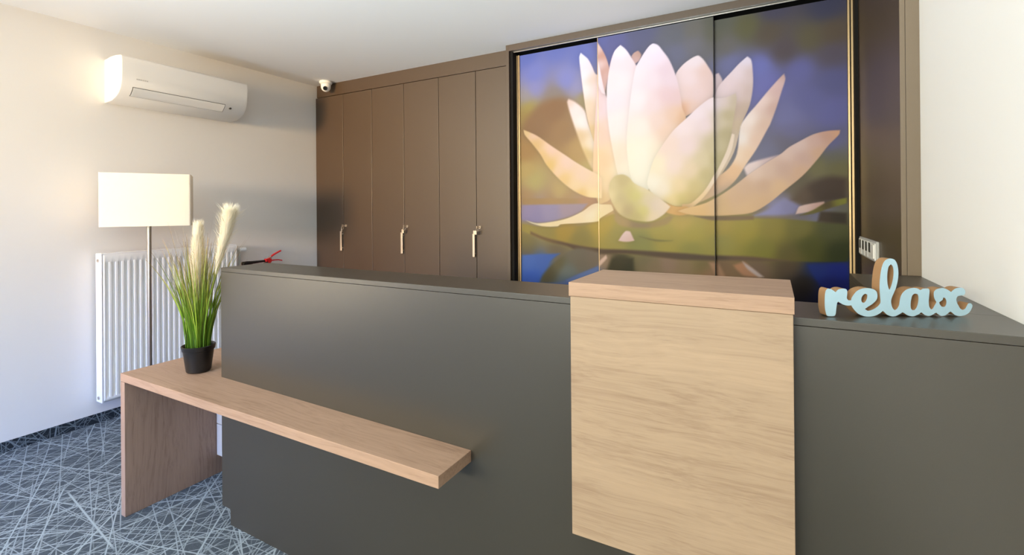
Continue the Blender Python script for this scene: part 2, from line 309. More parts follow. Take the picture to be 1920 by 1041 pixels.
MURAL = [
  (29, '87,1441 132,1505 237,1563 297,1572 359,1558 358,1443 238,1424 147,1413',
   '135,1474,90,72,54 239,1517,60,42,30 339,1529,58,38,26 289,1456,55,36,24'),
  (45, '-1650,2017 -1636,2076 -1524,2176 -1373,2210 -1250,2161 -1151,2010 -1106,1745 -1233,1744 -1398,1851 -1570,1970',
   '-1569,2050,138,110,80 -1395,2131,138,108,78 -1313,1987,152,122,86 -1193,1825,180,150,98 -1231,2056,148,122,90'),
  (10, '-1673,1486 -1317,1480 -1047,1475 -1047,1441 -1318,1433 -1673,1438',
   '-1641,1461,160,135,96 -1318,1457,170,142,100 -1117,1457,185,145,110'),
  (11, '-1673,1434 -1156,1439 -1204,1387 -1319,1341 -1445,1314 -1576,1305 -1674,1325',
   '-1642,1393,148,140,168 -1444,1392,155,148,174 -1297,1403,168,152,160 -1575,1333,142,136,168'),
  (16, '-108,1352 -28,1393 54,1454 134,1410 107,1361',
   '-1,1405,152,152,190 81,1404,140,138,172'),
  (8, '-1675,1292 -1506,1270 -1319,1272 -1075,1304 -965,1363 -577,1355 -447,1342 -108,1336 54,1333 212,1318 361,1304 360,1100 210,1088 79,1088 -116,1092 -333,1093 -626,1091 -1077,1103 -1219,1121 -1379,1155 -1507,1183 -1608,1213 -1675,1244',
   '-1643,1265,150,138,74 -1489,1235,148,136,78 -1319,1256,168,144,70 -1218,1182,142,130,74 -1041,1297,184,160,72 -929,1207,162,150,82 -785,1149,142,140,78 -611,1231,172,158,74 -511,1318,190,165,80 -448,1234,172,158,68 -291,1302,172,152,62 -143,1271,164,150,58 -292,1170,152,144,72 -2,1273,146,134,58 -58,1152,130,126,52 133,1275,118,112,52 185,1178,74,76,24 287,1271,78,80,42 324,1152,40,48,12 79,1119,98,90,46 -448,1146,146,140,70'),
  (13, '168,1070 360,1088 359,929 259,922 209,987',
   '210,1048,14,40,104 323,1054,6,30,108 297,954,6,18,84'),
  (13, '-1677,1054 -1371,1078 -1448,1016 -1526,914 -1562,840 -1679,832',
   '-1645,1011,74,106,168 -1491,1018,70,100,160 -1602,873,56,92,165'),
  (13, '235,1376 357,1366 357,1307 222,1318',
   '237,1342,60,45,28 325,1336,42,32,16'),
  (8, '-437,1352 -105,1352 -105,1329 -331,1325',
   '-321,1339,120,95,58 -143,1339,130,105,70'),
  (11, '-1607,1237 -1506,1199 -1378,1170 -1219,1140 -1077,1126 -867,1125 -481,1114 -329,1106 -116,1105 79,1088 -116,1079 -333,1076 -513,1073 -623,1081 -868,1096 -1077,1088 -1219,1095 -1312,1134 -1455,1161 -1608,1215',
   '-1576,1221,112,92,62 -1219,1114,92,74,58 -785,1103,82,64,46 -354,1092,80,64,48 -145,1091,100,80,62'),
  (16, '-1239,1121 -1409,1018 -1509,911 -1536,850 -1381,868 -1220,935 -1082,1006 -1066,1096',
   '-1457,949,82,76,52 -1384,1003,100,94,66 -1322,949,112,118,110 -1199,1031,112,104,88 -1120,1053,118,106,90 -1259,1097,112,106,90 -1323,879,95,108,112'),
  (10, '-1082,999 -1220,939 -1323,887 -1282,874 -1161,924 -1074,977',
   '-1160,950,100,118,155'),
  (8, '-1070,1029 -1012,1084 -1005,1062 -1070,992',
   '-1043,1045,225,195,172'),
  (19, '-967,1063 -825,1069 -822,976 -1006,966',
   '-912,1037,58,52,28 -858,992,46,44,22'),
  (13, '-355,1062 -308,1064 -264,974 -309,971',
   '-309,1021,165,130,100'),
  (13, '-218,1049 -159,1071 -116,1031 -74,986 -160,987 -204,1026',
   '-189,1037,175,130,95 -145,1013,170,130,100'),
  (8, '-168,1074 -116,1037 -54,987 -82,985 -145,1033',
   '-116,1031,190,175,165'),
  (6, '-925,1185 -899,1225 -874,1251 -845,1248 -827,1212 -816,1188 -849,1180 -892,1179',
   '-874,1226,240,215,205 -856,1197,225,192,178'),
  (13, '-950,1393 -917,1363 -822,1316 -741,1306 -661,1324 -584,1356 -567,1345 -601,1300 -703,1275 -823,1273 -917,1291 -950,1330',
   '-909,1327,178,152,100 -783,1299,150,128,90 -645,1317,165,140,84'),
  (6, '-784,1217 -680,1198 -572,1193 -680,1187',
   '-680,1194,120,112,60'),
  (5, '113,1362 132,1407 251,1433 258,1414 199,1379',
   '147,1391,232,205,192 225,1415,215,180,165'),
  (6, '256,1424 281,1435 358,1452 357,1422 281,1396 199,1364 134,1355 199,1385',
   '268,1420,60,40,20 318,1429,135,138,48 225,1385,105,100,40'),
  (10, '-1293,2196 -1246,2172 -1172,2101 -1146,2008 -1101,1883 -1071,1787 -1053,1630 -1115,1678 -1175,1794 -1220,1911 -1275,2072 -1303,2175',
   '-1287,2177,232,208,190 -1238,2114,250,232,222 -1183,2013,255,242,232 -1121,1858,255,238,212 -1212,1921,225,198,155 -1161,1797,220,192,132 -1095,1699,232,205,160'),
  (4, '-1197,2515 -1171,2491 -1143,2462 -1116,2411 -1090,2351 -1066,2337 -1040,2326 -1026,2110 -1029,1740 -1071,1780 -1121,1929 -1155,2060 -1181,2238 -1198,2378 -1208,2486',
   '-1191,2491,240,238,248 -1148,2405,248,228,226 -1180,2353,252,238,236 -1117,2307,238,212,190 -1169,2257,255,238,228 -1079,2246,248,225,215 -1150,2123,240,215,185 -1092,2061,236,210,180 -1105,1931,228,200,150 -1067,1817,238,205,150'),
  (4, '-1066,2356 -1032,2295 -1007,2188 -977,2122 -922,1971 -869,1803 -816,1621 -871,1569 -963,1554 -983,1462 -1074,1427 -1115,1633',
   '-1052,2261,245,218,212 -996,2106,248,228,226 -1042,2111,242,212,205 -960,1956,248,222,205 -1036,1926,244,210,185 -924,1807,252,225,190 -1037,1741,248,212,168 -888,1660,255,238,200 -1001,1573,252,225,178 -1058,1482,238,205,150'),
  (4, '-1061,2555 -1027,2499 -995,2426 -975,2339 -991,2289 -1010,2200 -1036,2288 -1066,2378',
   '-1057,2503,232,205,192 -1031,2461,198,150,128 -1013,2348,205,160,140 -1054,2391,245,222,216 -994,2327,225,190,178'),
  (4, '-1062,2448 -1047,2379 -1029,2287 -1007,2188 -1033,2203 -1067,2300',
   '-1044,2297,250,228,224'),
  (5, '-781,2450 -760,2421 -774,2385 -806,2364 -826,2418 -809,2440',
   '-802,2421,205,172,158 -777,2438,185,150,130 -799,2388,225,190,182'),
  (4, '-900,2508 -939,2476 -965,2414 -983,2332 -997,2217 -993,2032 -961,1810 -907,1588 -728,1564 -658,1789 -672,2071 -740,2255 -801,2367 -826,2412 -863,2472',
   '-900,2477,252,240,242 -937,2392,250,226,222 -846,2378,248,226,222 -964,2286,252,232,226 -883,2239,250,236,230 -940,2136,250,232,230 -811,2193,248,232,228 -904,1987,254,240,230 -814,1907,254,240,226 -887,1768,254,232,205 -816,1657,255,244,215 -710,1722,255,246,222'),
  (4, '-407,2358 -445,2348 -503,2310 -543,2256 -525,2089 -499,1976 -441,2005 -390,2033 -325,2079 -318,2197 -325,2232 -346,2275 -378,2330',
   '-419,2329,246,230,226 -370,2255,235,205,190 -345,2185,236,208,196 -456,2216,246,224,218 -424,2111,240,214,206 -492,2136,242,216,206 -493,2024,232,182,140 -441,2028,240,210,195'),
  (4, '-683,2481 -707,2470 -740,2432 -772,2384 -800,2335 -841,2089 -862,1803 -817,1549 -729,1511 -624,1717 -483,1961 -505,2042 -512,2097 -530,2202 -553,2285 -586,2366 -622,2423 -652,2465',
   '-676,2450,248,236,242 -732,2396,250,232,230 -653,2383,246,228,230 -775,2296,250,234,230 -688,2248,246,228,226 -609,2289,236,212,212 -563,2231,240,218,218 -777,2118,252,240,234 -689,2090,246,224,218 -604,2132,238,208,204 -544,2108,236,206,200 -760,1938,254,242,226 -656,1964,246,220,204 -555,2006,240,208,184 -606,1907,246,214,188 -780,1762,255,248,220 -692,1756,255,236,206 -763,1619,255,250,222 -512,1991,232,190,150'),
  (5, '-311,2236 -293,2240 -272,2191 -285,2120 -315,2081',
   '-296,2194,222,200,196'),
  (4, '-132,2318 -112,2296 -104,2235 -103,2133 -121,2023 -167,1908 -210,1743 -289,1599 -367,1502 -366,1602 -331,2033 -300,2145 -272,2185 -217,2241 -176,2283',
   '-135,2295,240,228,232 -179,2227,242,224,222 -239,2154,240,218,214 -121,2219,222,200,190 -136,2108,212,190,176 -180,2114,234,212,206 -152,1997,205,182,160 -182,1887,214,192,160 -203,1824,228,206,180 -243,1696,232,208,178 -304,1583,236,205,168'),
  (5, '60,2186 67,2154 47,2083 18,1985 -14,1894 -25,1873 -88,1751 -146,1661 -196,1579 -248,1525 -320,1478 -446,1420 -511,1403 -494,1430 -414,1497 -319,1584 -240,1646 -195,1729 -173,1896 -138,1957 -85,2019 -26,2092 33,2159',
   '60,2171,205,172,160 19,2120,236,205,195 38,2102,215,182,172 -46,2033,250,226,212 -1,1997,212,178,160 -123,1930,255,240,226 -53,1891,228,196,172 -162,1820,255,246,234 -96,1809,236,202,176 -183,1725,252,228,200 -140,1722,240,206,172 -214,1629,240,196,150 -289,1550,238,192,146 -274,1516,190,165,140 -414,1463,225,190,140'),
  (10, '-155,1642 -128,1670 -23,1699 27,1709 -38,1665 -138,1593',
   '-111,1650,245,225,216 -26,1683,225,200,195'),
  (83, '-832,1866 -702,1855 -683,1650 -729,1547 -817,1567 -852,1694',
   '-762,1725,255,248,224'),
  (4, '-198,2103 -261,2084 -331,2084 -403,2039 -491,1962 -556,1905 -610,1838 -658,1768 -689,1710 -714,1634 -729,1561 -699,1503 -621,1449 -553,1416 -456,1426 -373,1509 -301,1639 -238,1769 -217,1906 -202,1994 -192,2070',
   '-255,2057,238,218,214 -331,2050,250,232,230 -410,1991,252,234,232 -490,1914,252,232,226 -363,1920,246,224,222 -590,1802,250,224,206 -475,1794,246,222,216 -558,1679,250,226,212 -658,1684,255,240,205 -694,1563,255,248,225 -626,1526,254,240,215 -219,2053,200,184,152 -241,1974,192,178,138 -286,1929,218,202,172 -256,1861,188,174,130 -318,1799,205,190,150 -303,1699,190,176,125 -380,1703,222,205,165 -366,1602,198,182,125 -429,1537,212,192,128 -460,1640,240,215,180 -526,1540,246,220,170 -510,1454,215,195,115 -446,1464,208,184,112 -570,1445,250,225,160'),
  (4, '-511,1427 -456,1433 -373,1516 -307,1633 -251,1755 -221,1858 -206,1850 -224,1753 -289,1616 -360,1495 -446,1409 -511,1403',
   '-242,1745,242,222,198 -319,1584,246,224,194 -414,1453,246,214,162 -494,1417,230,190,130'),
  (6, '-616,1439 -550,1414 -478,1410 -446,1369 -527,1355 -610,1376',
   '-577,1397,228,180,105 -495,1383,222,172,95'),
  (5, '-1659,2006 -1550,1954 -1432,1869 -1306,1783 -1258,1749 -1158,1687 -1073,1639 -1038,1611 -1039,1475 -1074,1477 -1160,1488 -1260,1534 -1366,1616 -1471,1730 -1518,1808 -1593,1902 -1650,1969',
   '-1641,1988,215,190,140 -1570,1942,225,195,172 -1440,1842,238,208,188 -1570,1899,215,185,125 -1492,1798,225,195,138 -1315,1737,242,214,194 -1378,1683,240,212,180 -1441,1717,225,195,125 -1194,1636,244,216,190 -1337,1623,236,205,145 -1235,1562,246,222,180 -1215,1512,235,200,130 -1096,1576,246,220,184 -1097,1513,255,236,178 -1058,1556,244,210,165'),
  (4, '-1647,1321 -1598,1297 -1506,1276 -1386,1277 -1361,1291 -1217,1301 -1075,1315 -1044,1341 -957,1391 -972,1429 -1051,1434 -1074,1442 -1125,1431 -1196,1383 -1310,1335 -1426,1310 -1555,1298',
   '-1620,1305,215,208,175 -1445,1290,240,225,180 -1257,1322,250,232,190 -1118,1371,255,244,210 -1137,1420,240,215,180 -1002,1400,250,228,180 -1060,1352,250,230,175'),
  (6, '-896,1633 -948,1622 -982,1576 -986,1501 -957,1425 -914,1365 -848,1331 -741,1315 -685,1324 -621,1365 -583,1412 -637,1460 -715,1519 -813,1571 -852,1615',
   '-963,1572,218,200,150 -975,1488,240,222,168 -896,1588,194,176,120 -908,1479,202,185,135 -927,1400,225,205,150 -861,1388,192,172,124 -835,1514,205,190,120 -801,1352,198,182,120 -800,1495,214,206,118 -754,1388,222,212,125 -729,1458,225,208,172 -764,1540,235,218,180 -685,1422,234,214,196 -644,1397,244,224,200 -685,1342,248,226,190 -603,1414,248,224,190'),
  (4, '330,1831 269,1832 203,1818 135,1783 81,1752 42,1718 -38,1668 -129,1604 -214,1533 -293,1477 -373,1432 -491,1400 -537,1383 -456,1359 -328,1353 -225,1357 -113,1372 -24,1427 55,1498 149,1583 224,1676 276,1751 326,1808',
   '321,1821,225,178,140 266,1802,205,165,145 215,1776,218,186,172 137,1760,232,206,194 150,1689,212,180,164 228,1714,222,184,150 70,1715,232,204,188 56,1632,212,180,160 136,1607,225,188,155 -27,1626,225,196,175 -83,1607,238,210,190 -55,1542,214,180,150 28,1517,238,202,160 -156,1529,218,184,152 -200,1466,222,186,148 -84,1438,228,192,150 -290,1434,224,188,140 -291,1378,230,194,142 -415,1386,232,192,130 -142,1384,232,196,150'),
]

def spline(P):
    n = len(P); out = []
    for i in range(n):
        p0, p1, p2, p3 = P[i-1], P[i], P[(i+1) % n], P[(i+2) % n]
        # keep sharp corners sharp: smooth only where the outline turns gently
        for t in (0, .25, .5, .75):
            def tang(a, b, c):
                u, v = b-a, c-b
                cs = (u@v)/(np.linalg.norm(u)*np.linalg.norm(v)+1e-9)
                L = min(np.linalg.norm(u), np.linalg.norm(v))
                d = (c-a); d = d/(np.linalg.norm(d)+1e-9)
                return d*max(0, cs), cs
            t1, _ = tang(p0, p1, p2); t2, _ = tang(p1, p2, p3)
            L = np.linalg.norm(p2-p1); h = t
            out.append((2*h**3-3*h**2+1)*p1+(h**3-2*h**2+h)*t1*L+(-2*h**3+3*h**2)*p2+(h**3-h**2)*t2*L)
    return np.array(out)
def sdist(P, Q):
    # signed distance (inside negative) from points Q to closed polygon P
    d = np.full(len(Q), 1e18); ins = np.zeros(len(Q), bool)
    for i in range(len(P)):
        a, b = P[i-1], P[i]; e = b-a; wv = Q-a
        t = np.clip((wv@e)/(e@e+1e-9), 0, 1)
        d = np.minimum(d, ((wv-t[:, None]*e)**2).sum(1))
        c = ((a[1] <= Q[:, 1]) != (b[1] <= Q[:, 1]))
        if abs(e[1]) > 1e-9:
            ins ^= c & (Q[:, 0] < a[0]+(Q[:, 1]-a[1])*e[0]/e[1])
    d = np.sqrt(d); return np.where(ins, -d, d)
def idw(C, Q, power, soft):
    num = np.zeros((len(Q), 3)); den = np.zeros(len(Q))
    for c in C:
        wv = 1/(((Q[:, 0]-c[0])**2+(Q[:, 1]-c[1])**2+soft)**(power/2))
        num += wv[:, None]*c[2:]; den += wv
    return num/den[:, None]
def parse(s): return np.array([[float(t) for t in q.split(',')] for q in s.split()])
def print_colours(Q):
    col = idw(parse(MURAL_BG), Q, 4.0, 2500)
    for soft, poly, cols in MURAL:
        petal = soft <= 6                                    # sharp shapes of the photograph are petals: a faint shade falls behind them
        P = spline(parse(poly)); lo, hi = P.min(0)-(60 if petal else soft*2), P.max(0)+(60 if petal else soft*2)
        k = np.where((Q[:, 0] > lo[0]) & (Q[:, 0] < hi[0]) & (Q[:, 1] > lo[1]) & (Q[:, 1] < hi[1]))[0]
        if not len(k): continue
        sd = sdist(P, Q[k]); a = np.clip(.5-sd/(2*soft), 0, 1); a = a*a*(3-2*a)
        if petal: col[k] *= (1-.08*np.exp(-np.maximum(sd, 0)/18))[:, None]
        col[k] = col[k]*(1-a[:, None])+idw(parse(cols), Q[k], 4.0, 2200)*a[:, None]
    lum = col@np.array([.3, .59, .11]); col = lum[:, None]+1.15*(col-lum[:, None])
    c = np.clip(col/255, 0, 1)
    return np.where(c <= .04045, c/12.92, ((c+.055)/1.055)**2.4)
PRINT_GAIN = .66
mp = mat('printed_glass', (255, 255, 255), .32, .22)
ca = nd(mp, 'ShaderNodeVertexColor', layer_name='print'); lk(mp, ca.outputs['Color'], bsdf(mp).inputs['Base Color'])
def print_mesh(x0, x1, y, z0, z1, step=.005):
    nx = int(round((x1-x0)/step))+1
    zs = np.concatenate([np.linspace(z0, .82, 4)[:-1], np.linspace(.82, z1, int(round((z1-.82)/step))+1)])
    xs = np.linspace(x0, x1, nx)
    X, Z = np.meshgrid(xs, zs); V = np.stack([X.ravel(), np.full(X.size, y), Z.ravel()], 1)
    nz = len(zs); i = np.arange(nx-1)[None, :]+nx*np.arange(nz-1)[:, None]
    Fq = np.stack([i, i+1, i+1+nx, i+nx], -1).reshape(-1, 4)
    me = bpy.data.meshes.new('print')
    me.vertices.add(len(V)); me.vertices.foreach_set('co', V.ravel())
    me.loops.add(Fq.size); me.loops.foreach_set('vertex_index', Fq.ravel().astype(np.int32))
    me.polygons.add(len(Fq)); me.polygons.foreach_set('loop_start', np.arange(0, Fq.size, 4, dtype=np.int32))
    me.update(calc_edges=True)
    rgb = print_colours(np.stack([V[:, 0]*1000, np.maximum(V[:, 2], .80)*1000], 1))*PRINT_GAIN*np.array([1, 1.0, 1.16])
    at = me.color_attributes.new('print', 'FLOAT_COLOR', 'POINT')
    at.data.foreach_set('color', np.concatenate([rgb, np.ones((len(V), 1))], 1).ravel().astype(np.float32))
    return me
sw = thing('sliding_wardrobe', (-.68, YM+.35, 0), 'tall sliding wardrobe printed with a large white water lily', 'wardrobe')
box('side_panel', M['brown'], sw, -1.761, -1.735, YM, YB-.005, 0, ZC-.001)
box('top_panel', M['brown'], sw, -1.735, .408, YM, YM+.02, 2.592, ZC-.001)
box('top_board', M['inner'], sw, -1.735, .408, YM+.02, YB-.02, 2.60, 2.618)
box('back_panel', M['inner'], sw, -1.735, .408, YB-.02, YB-.005, 0, 2.60, 0)
box('top_rail', M['steel'], sw, -1.735, .408, YM+.032, YM+.040, 2.585, 2.60, .0005)
box('bottom_rail', M['steel'], sw, -1.735, .408, YM+.03, YM+.115, 0, .02, .001)
box('gap_shade', M['inner'], sw, -1.7348, -1.7128, YM+.02, YM+.10, .022, 2.59, 0)  # near-black filler paints the shade of the open gap beside the doors
box('gap_shade', M['inner'], sw, .3945, .408, YM+.012, YM+.10, .022, 2.59, 0)
for nme, x0, x1, dy, edges in (('left', -1.686, -.98, .085, (0,)), ('middle', -1.060, -.318, .048, ()), ('right', -.40, .368, .085, (1,))):
    y = YM+dy
    d = box('sliding_door', M['inner'], sw, x0, x1, y+.0006, y+.022, .022, 2.574 if dy > .05 else 2.585, .0008)
    put('print', print_mesh(x0+.002, x1-.002, y, .026, 2.572 if dy > .05 else 2.583), mp, d, True)['label'] = 'part of a glossy water lily photograph'
    for e in edges:
        ex = x0 if e == 0 else x1; s = -1 if e == 0 else 1
        for k, (o0, o1, pr) in enumerate(((.0, .010, .010), (.010, .016, .003), (.016, .026, .008))):
            a, b = sorted((ex+s*o0, ex+s*o1))
            tag(box('edge_profile', M['gold'] if k != 1 else M['inner'], d, a, b, y-pr, y+.022, .022, 2.574, .0008), 'champagne metal grip profile' if k != 1 else None)
    if nme == 'middle':
        for ex in (x0, x1): box('edge_profile', M['gold'] if ex == x0 else M['dgrey'], d, ex-.0015, ex+.0015, y-.0025, y+.02, .022, 2.585, .0004)

# ---------------------------------------------------------------- reception desk
XD, YD, YK, ZT = -2.205, 1.277, 1.498, 1.148
dk = thing('reception_desk', (-.9, 1.39, 0), 'long dark grey laminate reception desk with a narrow raised counter', 'desk')
# front board with a notch cut out of its lower left corner
bm = bmesh.new()
prism(bm, [(XD, .0703), (XD+.062, .0703), (XD+.062, 0), (XR-.001, 0), (XR-.001, ZT-.019), (XD, ZT-.019)], 1, YD, YD+.018)
fin(bm, 'front_panel', M['desk'], dk)
box('countertop', M['desk'], dk, XD, XR-.001, YD, YK, ZT-.018, ZT, .0012)
box('end_panel', M['desk'], dk, XD, XD+.018, YD+.018, YK, .0703, ZT-.019)
box('back_panel', M['desk'], dk, XD+.018, XR-.001, YK-.018, YK, 0, ZT-.019)
box('return_top', M['desk'], dk, .252, XR-.001, YK, 2.216, ZT-.018, ZT, .0012)
box('return_panel', M['desk'], dk, .252, .27, YK, 2.216, 0, ZT-.019)

# oak transaction box hung over the counter
rb = thing('counter_box', (-.22, 1.35, ZT), 'pale oak box with overhanging lid straddling the desk counter', 'counter box')
box('front_panel', M['oak_x'], rb, -.482, .036, 1.207, 1.225, .528, 1.1665)
for a, b in ((-.482, -.464), (.018, .036)):
    bm = bmesh.new(); prism(bm, [(1.225, .528), (YD-.0005, .528), (YD-.0005, ZT+.0005), (YK-.002, ZT+.0005), (YK-.002, 1.1665), (1.225, 1.1665)], 0, a, b)
    fin(bm, 'side_panel', M['oak_z'], rb)
box('bottom_panel', M['oak_x'], rb, -.464, .018, 1.225, YD-.0005, .528, .546)
box('lid', M['oak_t'], rb, -.4855, .0385, 1.204, 1.499, 1.1675, 1.2046, .001)

# oak bench top and leg wrapped round the desk end
be = thing('oak_bench', (-2.2, 1.25, 0), 'low oak bench shelf on one panel leg along the desk front', 'bench')
bm = bmesh.new()
pts = [(-2.664, 1.080, .657), (-.851, 1.106, .6355), (-.851, YD-.0005, .6355), (XD-.002, YD-.0005, .652), (XD-.002, 1.95, .652), (-2.664, 1.95, .657)]
A = [bm.verts.new((x, y, z)) for x, y, z in pts]; B = [bm.verts.new((x, y, z-.037)) for x, y, z in pts]
bm.faces.new(A); bm.faces.new(B)
for i in range(6): bm.faces.new((A[i], A[(i+1) % 6], B[(i+1) % 6], B[i]))
bmesh.ops.bevel(bm, geom=bm.edges[:], offset=.001, segments=1, affect='EDGES')
fin(bm, 'bench_top', M['oak_t'], be)
box('leg', M['oak_z'], be, -2.6635, -2.626, 1.080, 1.95, 0, .6185)
pd = thing('drawer_pedestal', (-2.4, 1.7, .1), 'white drawer pedestal hanging under the oak bench top', 'drawers')
box('body', M['lgrey'], pd, -2.6255, XD-.004, 1.51, 1.94, .10, .6125)
for k in range(3): box('drawer', M['lgrey'], pd, -2.623, XD-.006, 1.492, 1.5095, .103+k*.169, .268+k*.169, .0015)

# ---------------------------------------------------------------- panel radiator on the left wall
RX0, RX1, RY0, RY1, RZ0, RZ1 = -3.945, -3.868, 1.470, 2.366, .153, 1.131
ra = thing('panel_radiator', (-3.9, 1.92, RZ0), 'white ribbed panel radiator on the wall behind the floor lamp', 'radiator')
for nm, xa, sg in (('front_panel', RX1, 1), ('rear_panel', RX0+.012, -1)):
    bm = bmesh.new(); n = 25; pit = (RY1-RY0-.012)/n; prof = []
    for k in range(n):
        y0 = RY0+.006+k*pit
        for fr, dp in ((0, 0), (.30, 0), (.42, .9), (.50, 1), (.82, 1), (.90, .9)):
            prof.append((y0+fr*pit, -dp*.010))
    prof.append((RY1-.006, 0))
    rows = [(RZ0+.002, 0), (RZ0+.018, 0), (RZ0+.03, 0), (RZ0+.05, 1), (RZ1-.075, 1), (RZ1-.055, 0), (RZ1-.012, 0), (RZ1-.002, 0)]
    g = [[bm.verts.new((xa+sg*(dp*dep-(.004 if zi in (0, 7) else 0)), y, z)) for y, dp in prof] for zi, (z, dep) in enumerate(rows)]
    for r0, r1 in zip(g, g[1:]):
        for k in range(len(prof)-1): bm.faces.new((r0[k], r0[k+1], r1[k+1], r1[k]))
    o = fin(bm, nm, M['enamel'], ra, True, 40)
    so = o.modifiers.new('sheet', 'SOLIDIFY'); so.thickness = .0012; so.offset = 0
box('top_grille', M['enamel'], ra, RX0, RX1-.001, RY0, RY1, RZ1-.010, RZ1+.003, .0025)
for a, b in ((RY0-.004, RY0+.004), (RY1-.004, RY1+.004)): box('side_cover', M['enamel'], ra, RX0, RX1+.001, a, b, RZ0, RZ1+.001, .002)
for z in (RZ0+.03, RZ1-.045):
    bm = bmesh.new(); tube(bm, [(-3.905, RY0-.010, z), (-3.905, RY0-.002, z)], .011, 12)
    fin(bm, 'vent_plug', M['steel'], ra, True, 40)
bm = bmesh.new(); tube(bm, [(-3.905, RY1+.002, RZ1-.045), (-3.905, RY1+.03, RZ1-.045), (-3.905, RY1+.045, RZ1-.045)], [.011, .011, .014], 12)
tube(bm, [(-3.905, RY1+.05, RZ1-.045), (-3.905, RY1+.05, RZ1-.2), (XL, RY1+.05, RZ1-.2)], .008, 10)
fin(bm, 'supply_pipe', M['lgrey'], ra, True, 40)
bm = bmesh.new(); tube(bm, [(-3.905, RY1+.046, RZ1-.045), (-3.905, RY1+.06, RZ1-.045), (-3.905, RY1+.10, RZ1-.045)], [.017, .02, .018], 16)
fin(bm, 'thermostat_valve', M['enamel'], ra, True, 40)
for y in (1.65, 2.18): box('bracket', M['enamel'], ra, XL, RX0+.002, y-.02, y+.02, RZ0+.1, RZ1-.1)

# ---------------------------------------------------------------- wall air conditioner
AY0, AY1 = 1.533, 2.387
ac = thing('air_conditioner', (XL, 1.96, 2.149), 'white split air conditioner mounted high on the wall above the floor lamp', 'air conditioner')
key = [(0, 2.440), (.08, 2.446), (.16, 2.446), (.222, 2.441), (.238, 2.430), (.2415, 2.40), (.240, 2.33), (.234, 2.275), (.218, 2.228), (.190, 2.195), (.150, 2.172), (.09, 2.153), (0, 2.147)]
def prof_at(t):
    # point on the lower curved front, t 0..1 from upper flap edge to lower flap edge
    a = [(.2335, 2.272), (.218, 2.228), (.190, 2.195), (.150, 2.172)]
    L = [math.dist(a[i], a[i+1]) for i in range(3)]; s = t*sum(L)
    for i in range(3):
        if s <= L[i] or i == 2: f = s/L[i]; return (a[i][0]+(a[i+1][0]-a[i][0])*f, a[i][1]+(a[i+1][1]-a[i][1])*f)
        s -= L[i]
bm = bmesh.new(); prism(bm, [(XL+d, z) for d, z in key], 1, AY0, AY1)
es = [e for e in bm.edges if abs(e.verts[0].co.y-e.verts[1].co.y) < 1e-6 and (e.verts[0].co.x > XL+.01 or e.verts[1].co.x > XL+.01)]
bmesh.ops.bevel(bm, geom=es, offset=.005, segments=3, affect='EDGES', profile=.5)
fin(bm, 'casing', M['white'], ac, True, 32)
def skin(t0, t1, y0, y1, off, th, slant=0, n=8):
    bm = bmesh.new(); g = []
    for k in range(n+1):
        t = t0+(t1-t0)*k/n; d, z = prof_at(t); d2, z2 = prof_at(min(1, t+.02)); d1, z1 = prof_at(max(0, t-.02))
        tx, tz = d2-d1, z2-z1; l = math.hypot(tx, tz); nx, nz = -tz/l, tx/l
        if nx < 0: nx, nz = -nx, -nz
        row = []
        for o in (off, off-th):
            for y in (y0-slant*k/n, y1-slant*.3*k/n): row.append(bm.verts.new((XL+d+nx*o, y, z+nz*o)))
        g.append(row)
    for a, b in zip(g, g[1:]):
        bm.faces.new((a[0], a[1], b[1], b[0])); bm.faces.new((a[2], b[2], b[3], a[3]))
        bm.faces.new((a[0], b[0], b[2], a[2])); bm.faces.new((a[1], a[3], b[3], b[1]))
    bm.faces.new((g[0][0], g[0][2], g[0][3], g[0][1])); bm.faces.new((g[-1][0], g[-1][1], g[-1][3], g[-1][2]))
    return bm
fin(skin(.24, .78, 1.600, 2.218, .0012, .004), 'flap_gap', M['dgrey'], ac, True, 40)
tag(fin(skin(.265, .755, 1.604, 2.214, .0028, .004), 'louver_flap', M['white'], ac, True, 40), 'long closed air outlet flap')
d, z = prof_at(.42)
bm = bmesh.new(); bmesh.ops.create_uvsphere(bm, u_segments=12, v_segments=8, radius=.009, matrix=Matrix.Translation((XL+d-.002, 2.262, z)))
for v in bm.verts: v.co.y = 2.262+(v.co.y-2.262)*1.2
fin(bm, 'sensor_window', M['dgrey'], ac, True)
bm = bmesh.new()
for k in range(6): addbox(bm, XL+.2400, XL+.2412, 1.615+k*.012, 1.615+k*.012+.009, 2.2905, 2.2985)
for v in bm.verts: v.co.x -= (2.30-v.co.z)*.10+.0022
tag(fin(bm, 'maker_mark', M['mark'], ac), 'faint grey maker mark')

# ---------------------------------------------------------------- dome camera under the ceiling
sc_ = thing('security_camera', (-3.738, 3.165, ZC), 'small white dome security camera under the ceiling at the wardrobe corner', 'camera')
cx, cy = -3.738, 3.165
bm = bmesh.new(); r = lathe(bm, (cx, cy, ZC), [(.052, 0), (.058, -.006), (.058, -.020), (.052, -.028), (.046, -.030)], 32); bm.faces.new(r[0]); bm.faces.new(r[-1])
fin(bm, 'base', M['white'], sc_, True, 35)
bm = bmesh.new(); pr = [(.045, -.030)]+[(.045*math.cos(a), -.052-.048*math.sin(a)) for a in [k*PI/2/9 for k in range(9)]]+[(.001, -.1)]
r = lathe(bm, (cx, cy, ZC), pr, 32); bm.faces.new(r[0]); bm.faces.new(r[-1])
eye = fin(bm, 'eyeball', M['white'], sc_, True, 50)
ld = Vector((.62, -.68, -.40)).normalized(); c0 = Vector((cx, cy, ZC-.058))
bm = bmesh.new(); tube(bm, [c0+ld*.034, c0+ld*.0475], .020, 20); fin(bm, 'lens_ring', M['black'], eye, True, 40)
bm = bmesh.new(); tube(bm, [c0+ld*.045, c0+ld*.0485], [.011, .009], 16); fin(bm, 'lens', M['glass'], eye, True, 40)

